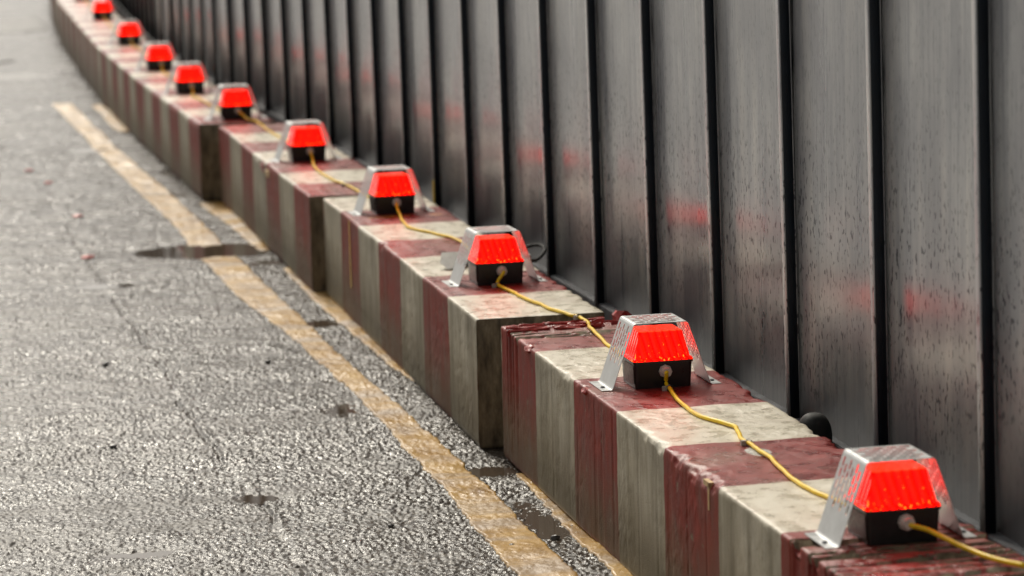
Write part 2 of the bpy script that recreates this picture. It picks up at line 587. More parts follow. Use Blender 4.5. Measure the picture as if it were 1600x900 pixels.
def yellow(name, Yk, A, Bk, y0, y1, label, seed, ws=1.0):
    step = .005
    yy = np.arange(y0, y1, step)
    a = np.interp(yy, Yk, A) + (fbm(yy * 45, yy * 0 + seed, seed, 3) - .5) * .012 + (fbm(yy * 3, yy * 0 + seed, seed, 2) - .5) * .012
    b = np.interp(yy, Yk, Bk) + (fbm(yy * 45, yy * 0 + seed + 9, seed + 3, 3) - .5) * .012 + (fbm(yy * 3, yy * 0 + 5, seed + 7, 2) - .5) * .010
    nc = 26
    t = np.linspace(0, 1, nc)
    Xg = a[:, None] * (1 - t) + b[:, None] * t
    Yg = np.repeat(yy[:, None], nc, 1) + 0
    Zg = road_base(Xg, Yg) + .0040 + chips(Xg, Yg) * .38 + (fbm(Xg * 60, Yg * 25, seed + 40, 3) - .5) * .0016
    Zg = Zg - .0012 * np.clip((fbm(Xg * 2, Yg * 9, 66, 2) - .6) * 12, 0, 1)
    # turned-down rim all round
    Xg = np.concatenate([Xg[:, :1] - .001, Xg, Xg[:, -1:] + .001], 1)
    Yg = np.concatenate([Yg[:, :1], Yg, Yg[:, -1:]], 1)
    Zg = np.concatenate([Zg[:, :1] - .008, Zg, Zg[:, -1:] - .008], 1)
    Zg[0] -= .008; Zg[-1] -= .008
    o = link_mesh(name, grid_mesh(name, Xg, Yg, Zg), MY, smooth=True)
    return tag(o, label, None, None, 'structure')


yellow('yellow_line', L1Y, L1A, L1B, 4.3, 16.05, 'long worn yellow road line in full view left of the baulks', 3)
yellow('yellow_line', [4.3, 5.25, 5.6, 6.2], [1.31, 1.327, 1.328, 1.346], [1.44] * 4, 4.3, 6.16, 'nearest stretch of yellow line half under the baulks', 23)
yellow('yellow_line', [7.2, 7.6, 8.8, 9.6], [1.345, 1.32, 1.295, 1.31], [1.44] * 4, 7.15, 9.45, 'middle stretch of yellow line half under the baulks', 29)
yellow('yellow_line', [9.9, 10.2, 11.2, 11.5], [1.295, 1.283, 1.25, 1.25], [1.38, 1.38, 1.36, 1.34], 9.95, 11.35, 'stretch of yellow line by the dark gap between baulks', 33)
yellow('yellow_line', [14.2, 15.9], [1.198, 1.190], [1.28, 1.245], 14.3, 15.9, 'farthest short stretch of yellow line beside the baulks', 43)

# darker strip laid across the road, far off
MD = mat_simple('dark_strip_surface', (.030, .027, .024), .55, 0, 120, .5, .6)
for y0, y1, dz in ((22.2, 23.9, .006),):
    yy = np.arange(y0, y1, .02)[:, None]; xx = np.linspace(0, 1.42, 90)[None]
    Xg = np.repeat(xx, len(yy), 0); Yg = yy + Xg * .35 + (fbm(Xg * 6, yy * 0 + 2, 5, 2) - .5) * .1
    Zg = road_base(Xg, Yg) + dz + chips(Xg, Yg) * .6
    Zg[0] -= .012; Zg[-1] -= .012; Zg[:, 0] -= .012; Zg[:, -1] -= .012
    tag(link_mesh('dark_road_strip', grid_mesh('dark_road_strip', Xg, Yg, Zg), MD, smooth=True), 'dark strip across the far road', None, None, 'structure')

# ---------------------------------------------------------------- timber baulks
BL = 2.4; BW = .30; BH = .30


def beam_mesh(name, seed, cracks=(), fine=.006, chipamp=1.0):
    """returns mesh; local x 0..BW, y 0..BL, z 0..BH. cracks: list of (ya, yb, depth) across the top"""
    N = int(BL / fine)
    ysb = np.linspace(0, BL, N + 1)
    m1 = max(8, int(BW / (fine * 1.2)))
    loop = []
    for i in range(m1): loop.append((0, i / m1, 0))           # left side upward (z)
    for i in range(m1): loop.append((i / m1, 1, 1))           # top
    for i in range(10): loop.append((1, 1 - i / 10, 2))
    for i in range(4): loop.append((1 - i / 4, 0, 3))
    loop.append(loop[0])
    u = np.array([p[0] for p in loop]) * BW; vv = np.array([p[1] for p in loop]) * BH
    s = np.array([p[2] for p in loop])
    Yg = np.repeat(ysb[:, None], len(loop), 1)
    Xg = np.repeat(u[None], N + 1, 0); Zg = np.repeat(vv[None], N + 1, 0)
    # edge wear on the two upper arrises
    for sign, ex in ((1, 0.0), (-1, BW)):
        dx = np.abs(Xg - ex); dz = BH - Zg
        dist = dx + dz
        wv = fbm(ysb * 9, ysb * 0 + seed + ex * 7, seed, 4)
        big = np.clip((fbm(ysb * 2.3, ysb * 0 + 3 + ex * 9, seed + 60, 3) - .52) * 9, 0, 1)
        c = (.0008 + .0036 * np.clip(wv - .42, 0, 1) * 2 + .009 * big * np.clip(fbm(ysb * 30, ysb * 0, seed + 5, 3) - .4, 0, 1) * 2.2) * chipamp
        k = np.clip(1 - dist / (.002 + 2.2 * c[:, None]), 0, 1)
        jag = .6 + .8 * vnoise(Yg * 60, dist * 90, seed + 2)
        Xg = Xg + sign * k * c[:, None] * .8 * jag
        Zg = Zg - k * c[:, None] * .9 * jag
    # lower front arris, slightly rounded
    dist = np.abs(Xg) + Zg
    k = np.clip(1 - dist / .012, 0, 1)
    Xg = Xg + k * .004
    Zg = Zg + k * .002
    # gentle bow, surface unevenness
    side = (Xg < .01) & (Zg > .002)
    top = Zg > BH - .012
    Xg = Xg + np.where(side, (fbm(Yg * 3, Zg * 3, seed + 20, 2) - .5) * .004 + (fbm(Yg * 60, Zg * 5, seed + 22, 2) - .5) * .0004, 0)
    Zg = Zg + np.where(top, (fbm(Yg * 8, Xg * 8, seed + 21, 3) - .5) * .0035, 0)
    # vertical checks in the side
    chk = np.clip((fbm(Yg * 42, Zg * 1.2, seed + 33, 2) - .70) * 14, 0, 1)
    Xg = Xg + np.where(side, chk * .0010, 0)
    # broken, split ends across the top
    for ya, yb, dep in cracks:
        inside = np.clip(np.minimum(Yg - ya, yb - Yg) / .02 + (.0 if ya > .01 and yb < BL - .01 else 1), 0, 1)
        inside = np.where((Yg < ya - .001) | (Yg > yb + .001), 0, inside)
        rid = fbm(Yg * 95 + fbm(Xg * 10, Yg * 5, seed + 8, 2) * 1.6, Xg * 4.5, seed + 9, 3)
        g = np.clip((rid - .53) * 14, 0, 1)
        lift = (fbm(Yg * 60, Xg * 30, seed + 12, 3) - .45) * .012 * np.clip(1 - np.minimum(Yg, BL - Yg) / .12, .25, 1)
        fade = fbm(Xg * 5, Yg * 12, seed + 15, 2)
        Zg = Zg + np.where(top, inside * (-g * dep * np.clip(fade * 2.2 - .3, .1, 1) + lift), 0)
        Xg = Xg + np.where(side, inside * g * dep * .25 * (Zg / BH), 0)
    # ends: ragged
    f0 = np.clip(1 - ysb / .02, 0, 1)[:, None]; f1 = np.clip(1 - (BL - ysb) / .02, 0, 1)[:, None]
    rag = (fbm(Xg * 40, Zg * 40, seed + 50, 3) - .5) * .008
    Yg = Yg + rag * (f0 + f1)
    me = grid_mesh(name, Xg, Yg, Zg, flip=True)
    b2 = bmesh.new(); b2.from_mesh(me)
    b2.verts.ensure_lookup_table()
    nl = len(loop)
    bmesh.ops.remove_doubles(b2, verts=b2.verts[:], dist=1e-5)
    eds = [e for e in b2.edges if e.is_boundary]
    bmesh.ops.holes_fill(b2, edges=eds, sides=0)
    bmesh.ops.recalc_face_normals(b2, faces=b2.faces[:])
    b2.to_mesh(me); b2.free()
    return me


BEAMS = [  # near-left corner x, y ; far-left corner x; red end?; label
    (1.352, 3.930, 1.357, True, 'nearest red and white striped timber baulk with splintered red ends', [(0, .30, .016), (2.22, 2.4, .014)]),
    (1.324, 6.445, 1.352, False, 'striped timber baulk with a dark bare end and white last stripe behind the nearest one', []),
    (1.316, 8.900, 1.330, True, 'striped timber baulk with a chipped front edge, third from the front', []),
    (1.264, 11.400, 1.243, True, 'striped timber baulk jutting out with a black shaded end, fourth from the front', []),
    (1.243, 13.815, 1.252, False, 'striped timber baulk, fifth from the front under the seventh and eighth lamps', []),
    (1.256, 16.235, 1.310, True, 'blurred striped timber baulk, sixth from the front under the ninth lamp', []),
    (1.314, 18.660, 1.372, False, 'blurred striped timber baulk, seventh from the front under the tenth lamp', []),
    (1.380, 21.080, 1.48, True, 'blurred striped timber baulk at the top edge of the view', []),
    (1.490, 23.500, 1.62, False, 'far dark striped timber baulk in the bend, side only in view', []),
    (1.640, 25.920, 1.82, True, 'farthest striped timber baulk in the bend, side only in view', []),
]
for i, (x, y, x2, red, lab, cr) in enumerate(BEAMS):
    me = beam_mesh('timber_baulk', 100 + i * 7, cr, .0042 if i == 0 else (.006 if i < 3 else .015), 1.15 if i == 0 else .8)
    o = link_mesh('timber_baulk', me, MTR if red else MTW, smooth=False)
    o.location = (x, y, .002)
    o.rotation_euler = (0, 0, -math.atan2(x2 - x, BL))
    tag(o, lab, 'timber baulk', 'red and white timber baulks laid end to end')
    if i == 0:
        beam0 = o
    if i == 2:
        beam2 = o


def rock(name, mat, size, seed, parent=None, loc=(0, 0, 0), flat=.6):
    bm = bmesh.new()
    bmesh.ops.create_icosphere(bm, subdivisions=2, radius=1)
    rnd = random.Random(seed)
    for v in bm.verts:
        k = .75 + .5 * rnd.random()
        v.co = Vector((v.co.x * size[0] * k, v.co.y * size[1] * k, v.co.z * size[2] * k * flat))
    return bm_obj(name, bm, mat, parent, False, loc)


# broken bits that belong to the baulks
sp = rock('splinter', M_REDPAINT, (.022, .02, .022), 5, beam0, (.272, 2.378, .302), 1.0)
sp['label'] = 'upright red splinter at the broken end'
bm = bmesh.new()
add_box(bm, -.003, .0, -.016, -.008, -.045, .002)
add_box(bm, -.003, .006, -.016, .018, -.006, .003)
fw = bm_obj('splinter', bm, M_WOOD, beam0, False, (.0015, .755, .2930))
fw['label'] = 'pale fresh split in the red edge'
for k, (yy, s) in enumerate(((2.12, 1), (1.62, .8))):
    ch = rock('splinter', M_REDPAINT, (.012 * s, .02 * s, .012 * s), 40 + k, beam0, (.004, yy, .294), .8)
ch = rock('splinter', M_WOOD, (.010, .05, .016), 11, beam2, (.004, .98, .268), 1)
ch['label'] = 'pale broken wood on the chipped front edge'
ch = rock('splinter', M_REDPAINT, (.010, .045, .020), 12, beam2, (.003, 1.09, .278), 1)
rnd = random.Random(77)
for k in range(18):
    bm = bmesh.new()
    L_ = rnd.uniform(.03, .085); Wd = rnd.uniform(.006, .014); Ht = rnd.uniform(.004, .010)
    vs = add_box(bm, -L_ / 2, L_ / 2, -Wd / 2, Wd / 2, -Ht, Ht * .5)
    bmesh.ops.subdivide_edges(bm, edges=bm.edges[:], cuts=3, use_grid_fill=True)
    for v in bm.verts:
        v.co += Vector((rnd.uniform(-.002, .002), rnd.uniform(-.0016, .0016), rnd.uniform(-.0016, .0016)))
        v.co.y *= 1 - .5 * abs(v.co.x) / (L_ / 2) * rnd.random()
    yk = 2.395 - rnd.random() ** 1.4 * .085
    so_ = bm_obj('splinter', bm, M_REDPAINT, beam0, False, (rnd.uniform(.02, .275), yk, .3005 + rnd.uniform(-.002, .004)))
    so_.rotation_euler = (rnd.uniform(-.3, .3), rnd.uniform(-.08, .08), rnd.uniform(-.12, .12))
pf = rock('filler_patch', M_MORTAR, (.028, .045, .006), 21, beam0, (1.500 - 1.352, 4.865 - 3.93, .2985), .5)

# ---------------------------------------------------------------- hoarding
TILT = -.005
SHEAR = .030
RAIL_T = .25
PANEL_W = .503
FL = .022


def panel_mesh(h, profile, mat, name):
    prof = profile
    prof = [Vector(p) for p in prof]
    n = len(prof)
    inn = []
    for i in range(n):
        t = (prof[min(i + 1, n - 1)] - prof[max(i - 1, 0)]).normalized()
        inn.append(prof[i] + Vector((-t.y, t.x)) * .0013)
    loop = prof + inn[::-1]
    zs = np.array([-.012] + [h * k / 6 for k in range(1, 7)])
    lx = np.array([p.x for p in loop] + [loop[0].x]); ly = np.array([p.y for p in loop] + [loop[0].y])
    me = grid_mesh(name, np.repeat(lx[None], 7, 0), ly[None] + SHEAR * zs[:, None], np.repeat(zs[:, None], len(lx), 1))
    b2 = bmesh.new(); b2.from_mesh(me)
    bmesh.ops.remove_doubles(b2, verts=b2.verts[:], dist=1e-6)
    bmesh.ops.holes_fill(b2, edges=[e for e in b2.edges if e.is_boundary], sides=0)
    bmesh.ops.recalc_face_normals(b2, faces=b2.faces[:])
    b2.to_mesh(me); b2.free()
    me.materials.append(mat)
    return me


pr = [(.0042, PANEL_W + .014)]
for k in range(0, 12): pr.append((.0036 * (1 - k / 12) - .0022 * math.sin(math.pi * k / 12), PANEL_W * (1 - k / 12)))
pr += [(0.0, .004), (-.0008, .0014), (-.003, 0.0003)]
PM = panel_mesh(2.25, pr, MP, 'hoarding_panel')
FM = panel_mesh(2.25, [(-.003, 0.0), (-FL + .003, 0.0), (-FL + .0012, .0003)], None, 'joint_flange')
LM = panel_mesh(2.25, [(-FL + .0012, .0003), (-FL + .0002, .0012), (-FL, .003), (-FL, .019)], MP, 'flange_lip')
JM = panel_mesh(2.25, [(.030, .045), (.0075, .045), (.0065, .03), (.0065, -.02), (.0075, -.035), (.030, -.035)], MP, 'added_gap_backing')  # hidden backing added behind each joint to stop light showing through the gap
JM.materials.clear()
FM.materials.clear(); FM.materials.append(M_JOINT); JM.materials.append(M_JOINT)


def hoarding(name, x0, y0, x1, count, label):
    ln = count * PANEL_W
    root = empty(name, (x0, y0, 0), -math.asin((x1 - x0) / ln))
    tag(root, label, 'hoarding')
    bm = bmesh.new()
    add_box(bm, -.019, .03, 0, ln, 0, RAIL_T)
    bmesh.ops.bevel(bm, geom=bm.edges[:], offset=.002, segments=2, affect='EDGES')
    bm_obj('base_rail', bm, M_RAIL, root)
    for z0, z1 in ((2.3, 2.36), (.9, .96)):
        bm = bmesh.new()
        add_box(bm, .035, .075, 0, ln, z0, z1)
        bm_obj('back_rail', bm, M_RAIL, root)
    for i in range(count):
        o = bpy.data.objects.new('hoarding_panel', PM)
        COL.objects.link(o)
        o.parent = root
        o.location = (0, i * PANEL_W - .006, RAIL_T + .001)
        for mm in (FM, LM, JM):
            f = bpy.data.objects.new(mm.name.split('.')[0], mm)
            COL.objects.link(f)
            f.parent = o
        o.rotation_euler = (0, TILT + random.uniform(-.003, .003), random.uniform(-.004, .004))
    return root


hoarding('steel_hoarding', 1.751, 4.375 - PANEL_W, 1.722, 14, 'long dark grey ribbed steel hoarding behind the nearest timber baulks')
hoarding('steel_hoarding', 1.722, 10.914, 1.648, 6, 'ribbed steel hoarding stretch behind the sixth and seventh lamps')
hoarding('steel_hoarding', 1.648, 13.932, 1.658, 6, 'ribbed steel hoarding stretch behind the eighth lamp, before the bend')
hoarding('steel_hoarding', 1.660, 16.95, 1.92, 13, 'far blurred darker stretch of steel hoarding past the bend at the top')

# ---------------------------------------------------------------- hazard lamps
LW, LD = .118, .106


def frustum(bm, w0, d0, z0, w1, d1, z1, r0, r1, seg=4, capb=True, capt=True):
    def ring(w, d_, z, r):
        vs = []
        for cx, cy, a0 in ((w / 2 - r, d_ / 2 - r, 0), (-w / 2 + r, d_ / 2 - r, 90), (-w / 2 + r, -d_ / 2 + r, 180), (w / 2 - r, -d_ / 2 + r, 270)):
            for k in range(seg + 1):
                a = math.radians(a0 + 90 * k / seg)
                vs.append(bm.verts.new((cx + r * math.cos(a), cy + r * math.sin(a), z)))
        return vs
    A = ring(w0, d0, z0, r0); Bv = ring(w1, d1, z1, r1)
    n = len(A)
    for i in range(n): bm.faces.new((A[i], A[(i + 1) % n], Bv[(i + 1) % n], Bv[i]))
    if capb: bm.faces.new(A[::-1])
    if capt: bm.faces.new(Bv)
    return A, Bv


def guard_mesh(mat):
    """perforated strip bent over the lamp; path in x-z, strip depth along y"""
    T = 1.0e-3
    top_w, top_z, leg_x, foot = .108, .130, .100, .022
    pts = [(-leg_x - foot, .0015), (-leg_x, .0015), (-top_w / 2, top_z), (top_w / 2, top_z), (leg_x, .0015), (leg_x + foot, .0015)]
    # rounded path
    path = []
    for i, p in enumerate(pts):
        if i in (0, len(pts) - 1):
            path.append(p); continue
        a = Vector(pts[i - 1]); b = Vector(p); c = Vector(pts[i + 1])
        r = .004
        u = (a - b).normalized() * r; v = (c - b).normalized() * r
        for t in (0, .5, 1):
            q = (b + u) * (1 - t) ** 2 + b * 2 * t * (1 - t) + (b + v) * t ** 2
            path.append((q.x, q.y))
    cum = [0]
    for a, b in zip(path[:-1], path[1:]): cum.append(cum[-1] + math.hypot(b[0] - a[0], b[1] - a[1]))
    Ltot = cum[-1]

    def at(s):
        s = min(max(s, 0), Ltot)
        for i in range(len(cum) - 1):
            if s <= cum[i + 1] + 1e-9:
                t = (s - cum[i]) / (cum[i + 1] - cum[i] + 1e-12)
                return (path[i][0] * (1 - t) + path[i + 1][0] * t, path[i][1] * (1 - t) + path[i + 1][1] * t)
        return path[-1]
    D = LD
    faces = []            # lists of (s, y)

    def quad(s0, s1, y0, y1):
        faces.append([(s0, y0), (s1, y0), (s1, y1), (s0, y1)])

    def cell(s0, s1, y0, y1, hl, hw):
        sc, yc = (s0 + s1) / 2, (y0 + y1) / 2
        A, Bh = (s1 - s0) / 2, (y1 - y0) / 2
        inner = []; outer = []
        for k in range(16):
            a = 2 * math.pi * (k + .5) / 16
            ca, sa = math.cos(a), math.sin(a)
            inner.append((sc + (hl - hw) * (1 if ca > 0 else -1) + hw * ca, yc + hw * sa))
        # matching points on the rectangle: four per side
        fr = (-1, -.5, 0, .5)
        rect = [(A, f * Bh) for f in (0, .5)] + [(A, Bh)] + [(A * f, Bh) for f in (.5, 0, -.5)] + [(-A, Bh)] + [(-A, Bh * f) for f in (.5, 0, -.5)] + [(-A, -Bh)] + [(A * f, -Bh) for f in (-.5, 0, .5)] + [(A, -Bh), (A, -Bh * .5)]
        outer = [(sc + p, yc + q) for p, q in rect]
        for k in range(16):
            k2 = (k + 1) % 16
            faces.append([inner[k], outer[k], outer[k2], inner[k2]])

    # bends positions (arc length)
    iz = [i for i, p in enumerate(path)]
    sB = [cum[2], cum[5], cum[8], cum[11]] if len(cum) > 11 else None
    # regions: foot+bend | leg (solid, then perforated) | bend | top | ...
    def solid(sa, sb):
        n = max(1, int((sb - sa) / .004)); 
        st = [sa] + [c for c in cum if sa + 1e-5 < c < sb - 1e-5] + [sb]
        for a, b in zip(st[:-1], st[1:]): quad(a, b, -D / 2, D / 2)

    def perf(sa, sb, nrow, ncol=6, margin=.007):
        quad(sa, sb, -D / 2, -D / 2 + margin); quad(sa, sb, D / 2 - margin, D / 2)
        cw = (D - 2 * margin) / ncol; ch = (sb - sa) / (nrow + .5)
        for c in range(ncol):
            y0 = -D / 2 + margin + c * cw
            off = ch * .5 if c % 2 else 0
            if off: quad(sa, sa + off, y0, y0 + cw)
            else: quad(sb - ch * .5, sb, y0, y0 + cw)
            for r in range(nrow):
                cell(sa + off + r * ch, sa + off + (r + 1) * ch, y0, y0 + cw, ch * .45, cw * .24)
    b1e, b2s, b2e = cum[3], cum[4], cum[6]
    b3s, b3e, b4s = cum[7], cum[9], cum[10]
    solid(0, b1e); solid(b1e, b1e + .044); perf(b1e + .044, b2s - .003, 4); solid(b2s - .003, b2e + .002)
    perf(b2e + .002, b3s - .002, 4); solid(b3s - .002, b3e + .003); perf(b3e + .003, b4s - .044, 4); solid(b4s - .044, b4s); solid(b4s, Ltot)
    def nrm(q):
        a = at(q - .0008); b = at(q + .0008)
        dx, dz = b[0] - a[0], b[1] - a[1]
        l_ = math.hypot(dx, dz) or 1
        return (-dz / l_, dx / l_)
    idx = {}; flat = []; F = []
    for f in faces:
        r = []
        for q in f:
            key = (round(q[0] * 2e5), round(q[1] * 2e5))
            if key not in idx:
                idx[key] = len(flat); flat.append(q)
            if idx[key] not in r: r.append(idx[key])
        if len(r) < 3: continue
        ar = sum(flat[r[i]][0] * flat[r[(i + 1) % len(r)]][1] - flat[r[(i + 1) % len(r)]][0] * flat[r[i]][1] for i in range(len(r)))
        F.append(r if ar > 0 else r[::-1])
    n = len(flat)
    V = []
    for t in (0, T):
        for q in flat:
            c = at(q[0]); m_ = nrm(q[0])
            V.append((c[0] + m_[0] * t, q[1], c[1] + m_[1] * t))
    allf = [[i for i in f[::-1]] for f in F] + [[i + n for i in f] for f in F]
    edges = {}
    for f in F:
        for i in range(len(f)):
            edges[(f[i], f[(i + 1) % len(f)])] = 1
    for (a, b) in edges:
        if (b, a) not in edges: allf.append([a, b, b + n, a + n])
    allf = [f[::-1] for f in allf]
    me = bpy.data.meshes.new('guard')
    me.from_pydata(V, [], allf)
    me.update()
    return me


GM = guard_mesh(None)


def make_lamp():
    root = empty('hazard_lamp', (0, 0, 0))
    bm = bmesh.new()
    frustum(bm, LW - .005, LD - .005, .0005, LW, LD, .050, .006, .007, capt=False)
    frustum(bm, LW, LD, .050, LW + .004, LD + .004, .0505, .007, .007, capb=False, capt=False)
    frustum(bm, LW + .004, LD + .004, .0505, LW + .004, LD + .004, .0545, .007, .007, capb=False, capt=True)
    bmesh.ops.remove_doubles(bm, verts=bm.verts[:], dist=1e-5)
    bm_obj('housing', bm, M_BLACK, root, False)
    # scuffed sticker on the road side of the housing
    bm = bmesh.new()
    xs_ = -(LW / 2) - .0003
    vs = [bm.verts.new(p) for p in ((xs_ + .0010, -.044, .008), (xs_ + .0010, .030, .008), (xs_ - .0008, .030, .046), (xs_ - .0008, -.044, .046))]
    bm.faces.new(vs)
    bmesh.ops.solidify(bm, geom=bm.faces[:], thickness=.0006)
    bm_obj('side_label', bm, M_LABEL, root)
    # lens: flange + frustum shell
    bm = bmesh.new()
    frustum(bm, LW + .004, LD + .004, .055, LW + .002, LD + .002, .059, .007, .007, capb=False, capt=False)
    frustum(bm, LW + .002, LD + .002, .059, LW - .006, LD - .006, .0605, .007, .006, capb=False, capt=False)
    frustum(bm, LW - .006, LD - .006, .0605, LW - .030, LD - .032, .1105, .006, .005, capb=False, capt=False)
    frustum(bm, LW - .030, LD - .032, .1105, LW - .034, LD - .036, .1120, .005, .004, capb=False, capt=True)
    bmesh.ops.remove_doubles(bm, verts=bm.verts[:], dist=1e-5)
    bm_obj('lens', bm, M_LENS, root)
    bm = bmesh.new()
    frustum(bm, LW - .040, LD - .036, .056, LW - .060, LD - .052, .098, .004, .004)
    bm_obj('reflector', bm, M_CORE, root)
    g = link_mesh('guard', GM.copy(), M_GUARD, root, False, (-.004, 0, 0))
    for sx in (-1, 1):
        bm = bmesh.new()
        bmesh.ops.create_cone(bm, cap_ends=True, segments=10, radius1=.0045, radius2=.0036, depth=.003, matrix=Matrix.Translation((sx * .112, -.020, .0042)))
        bm_obj('screw', bm, M_RAIL, g)
    bm = bmesh.new()
    ry = Matrix.Rotation(math.pi / 2, 4, 'X')
    bmesh.ops.create_cone(bm, cap_ends=True, segments=8, radius1=.0135, radius2=.0125, depth=.010, matrix=Matrix.Translation((.003, -LD / 2 - .003, .034)) @ ry)
    bmesh.ops.create_cone(bm, cap_ends=True, segments=20, radius1=.0085, radius2=.0105, depth=.010, matrix=Matrix.Translation((.003, -LD / 2 - .011, .034)) @ Matrix.Rotation(-math.pi / 2, 4, 'X'))
    bm_obj('cable_gland', bm, M_GLAND, root)
    bm = bmesh.new()
    bmesh.ops.create_cone(bm, cap_ends=True, segments=8, radius1=.0135, radius2=.0125, depth=.010, matrix=Matrix.Translation((.003, LD / 2 + .003, .034)) @ ry)
    bm_obj('cable_gland', bm, M_GLAND, root)
    return root


def copy_tree(o, parent=None):
    c = o.copy()
    COL.objects.link(c)
    c.parent = parent
    for ch in list(o.children): copy_tree(ch, c)
    return c


LAMPS = [(1.510, 4.150, .0), (1.504, 5.500, .0), (1.488, 6.935, .02), (1.491, 8.380, .03), (1.468, 9.900, .03),
         (1.434, 11.541, -.02), (1.395, 12.834, 0), (1.402, 14.221, .03), (1.432, 16.136, .02), (1.492, 18.612, -.02), (1.555, 21.02, -.03)]
LLAB = ['nearest lit red hazard lamp in a slotted steel guard on the baulk, right foreground',
        'lit red hazard lamp with a scuffed side, second from the front',
        'lit red hazard lamp with a tool lying behind it, third from the front',
        'lit red hazard lamp fourth from the front, on the near half of the third last sharp baulk',
        'lit red hazard lamp fifth from the front, behind the chipped baulk edge',
        'lit red hazard lamp sixth from the front, by the black baulk end',
        'blurred red hazard lamp seventh from the front',
        'blurred red hazard lamp eighth from the front',
        'blurred red hazard lamp ninth from the front',
        'blurred red hazard lamp tenth from the front, cut by the top of the view',
        'farthest hazard lamp, only its black foot in view at the top edge']
LLAB[3] = 'lit red hazard lamp fourth from the front, on the far part of the second baulk'
TOPZ = .3015
proto = make_lamp()
for i, ((x, y, rz), lab) in enumerate(zip(LAMPS, LLAB)):
    o = proto if i == 0 else copy_tree(proto)
    o.location = (x, y + LD / 2, TOPZ)
    o.rotation_euler = (0, 0, rz)
    tag(o, lab, 'hazard lamp', 'red hazard lamps spaced along the baulks')

# ---------------------------------------------------------------- cables
CR = .0041


def tube(name, pts, r, mat, nseg=10, sub=8):
    P = [Vector(p) for p in pts]
    P = [P[0] * 2 - P[1]] + P + [P[-1] * 2 - P[-2]]
    path = []
    for i in range(1, len(P) - 2):
        for k in range(sub):
            t = k / sub
            a, b, c, d_ = P[i - 1], P[i], P[i + 1], P[i + 2]
            path.append(.5 * ((2 * b) + (c - a) * t + (2 * a - 5 * b + 4 * c - d_) * t * t + (3 * b - 3 * c + d_ - a) * t ** 3))
    path.append(P[-2])
    sd = len(name) + int(abs(pts[0][1]) * 100)
    for i in range(6, len(path) - 6):
        q = path[i]
        q.x += (float(fbm(np.array([q.y * 14.0]), np.array([sd * 1.0]), 4, 3)[0]) - .5) * .012
    bm = bmesh.new()
    rings = []
    for i, p in enumerate(path):
        tv = (path[min(i + 1, len(path) - 1)] - path[max(i - 1, 0)]).normalized()
        s = tv.cross(Vector((0, 0, 1)))
        if s.length < 1e-4: s = Vector((1, 0, 0))
        s.normalize(); u = s.cross(tv)
        rings.append([bm.verts.new(p + s * r * math.cos(2 * math.pi * k / nseg) + u * r * math.sin(2 * math.pi * k / nseg)) for k in range(nseg)])
    for a, b in zip(rings[:-1], rings[1:]):
        for k in range(nseg): bm.faces.new((a[k], a[(k + 1) % nseg], b[(k + 1) % nseg], b[k]))
    bm.faces.new(rings[0]); bm.faces.new(rings[-1][::-1])
    return bm_obj(name, bm, mat, None, True)


# points on the timber between lamps (front lamp i+1 -> back of lamp i)
CP = {
    1: [(1.508, 5.481), (1.488, 5.329), (1.488, 5.184), (1.512, 5.099), (1.515, 5.049), (1.499, 4.958), (1.501, 4.905), (1.498, 4.803), (1.488, 4.681), (1.483, 4.543), (1.495, 4.464)],
    2: [(1.473, 6.902), (1.483, 6.781), (1.506, 6.547), (1.532, 6.401), (1.546, 6.368), (1.535, 6.206), (1.521, 6.037), (1.51, 5.85)],
    3: [(1.486, 8.277), (1.468, 8.032), (1.512, 7.886), (1.542, 7.722), (1.53, 7.5), (1.51, 7.3)],
    4: [(1.450, 9.676), (1.447, 9.321), (1.467, 9.125), (1.477, 8.887), (1.49, 8.7)],
    5: [(1.463, 11.45), (1.486, 11.388), (1.480, 10.984), (1.486, 10.601), (1.48, 10.3)],
    6: [(1.382, 12.685), (1.390, 12.511), (1.407, 12.081), (1.42, 11.8)],
    7: [(1.392, 14.05), (1.405, 13.7), (1.40, 13.2)],
    8: [(1.43, 15.9), (1.445, 15.5), (1.42, 14.9), (1.41, 14.6)],
    9: [(1.49, 18.4), (1.47, 17.8), (1.45, 17.0), (1.44, 16.6)],
    10: [(1.55, 20.8), (1.53, 20.2), (1.51, 19.5), (1.50, 19.0)],
}
CLAB = {1: 'yellow cable wriggling from the second lamp to the nearest lamp', 2: 'yellow cable crossing the broken joint between the two front baulks',
        3: 'yellow cable from the fourth lamp to the third lamp', 4: 'kinked yellow cable from the fifth lamp to the fourth lamp',
        5: 'yellow cable from the sixth lamp to the fifth lamp', 6: 'blurred yellow cable from the seventh lamp to the sixth lamp',
        7: 'blurred yellow cable between the eighth and seventh lamps', 8: 'blurred yellow cable between the ninth and eighth lamps',
        9: 'blurred yellow cable between the tenth and ninth lamps', 10: 'blurred yellow cable behind the tenth lamp'}
zc = TOPZ + CR + .0015
GZ = TOPZ + .034
for i, mid in CP.items():
    xa, ya, _ = LAMPS[i]; xb, yb, _ = LAMPS[i - 1]
    pts = [(xa + .003, ya - .003, GZ), (xa + .003, ya - .018, GZ - .002)]
    x1, y1 = mid[0]
    if ya - y1 > .12: pts.append((xa + .003, ya - .06, zc + .006))
    for k, (x, y) in enumerate(mid): pts.append((x, y, zc + (0 if k else .002)))
    pts += [(xb + .003, yb + LD + .06, zc + .010), (xb + .003, yb + LD + .015, GZ - .002), (xb + .003, yb + LD + .004, GZ)]
    o = tube('power_cable', pts, CR, M_CABLE)
    tag(o, CLAB[i], 'cable', 'yellow cables linking the lamps')
xa, ya, _ = LAMPS[0]
o = tube('power_cable', [(xa + .003, ya - .003, GZ), (xa + .004, ya - .016, GZ - .002), (1.537, 4.12, zc + .020), (1.555, 4.08, zc + .012), (1.572, 4.035, zc + .006), (1.592, 3.985, zc + .003), (1.620, 3.94, zc + .002)], CR, M_CABLE)
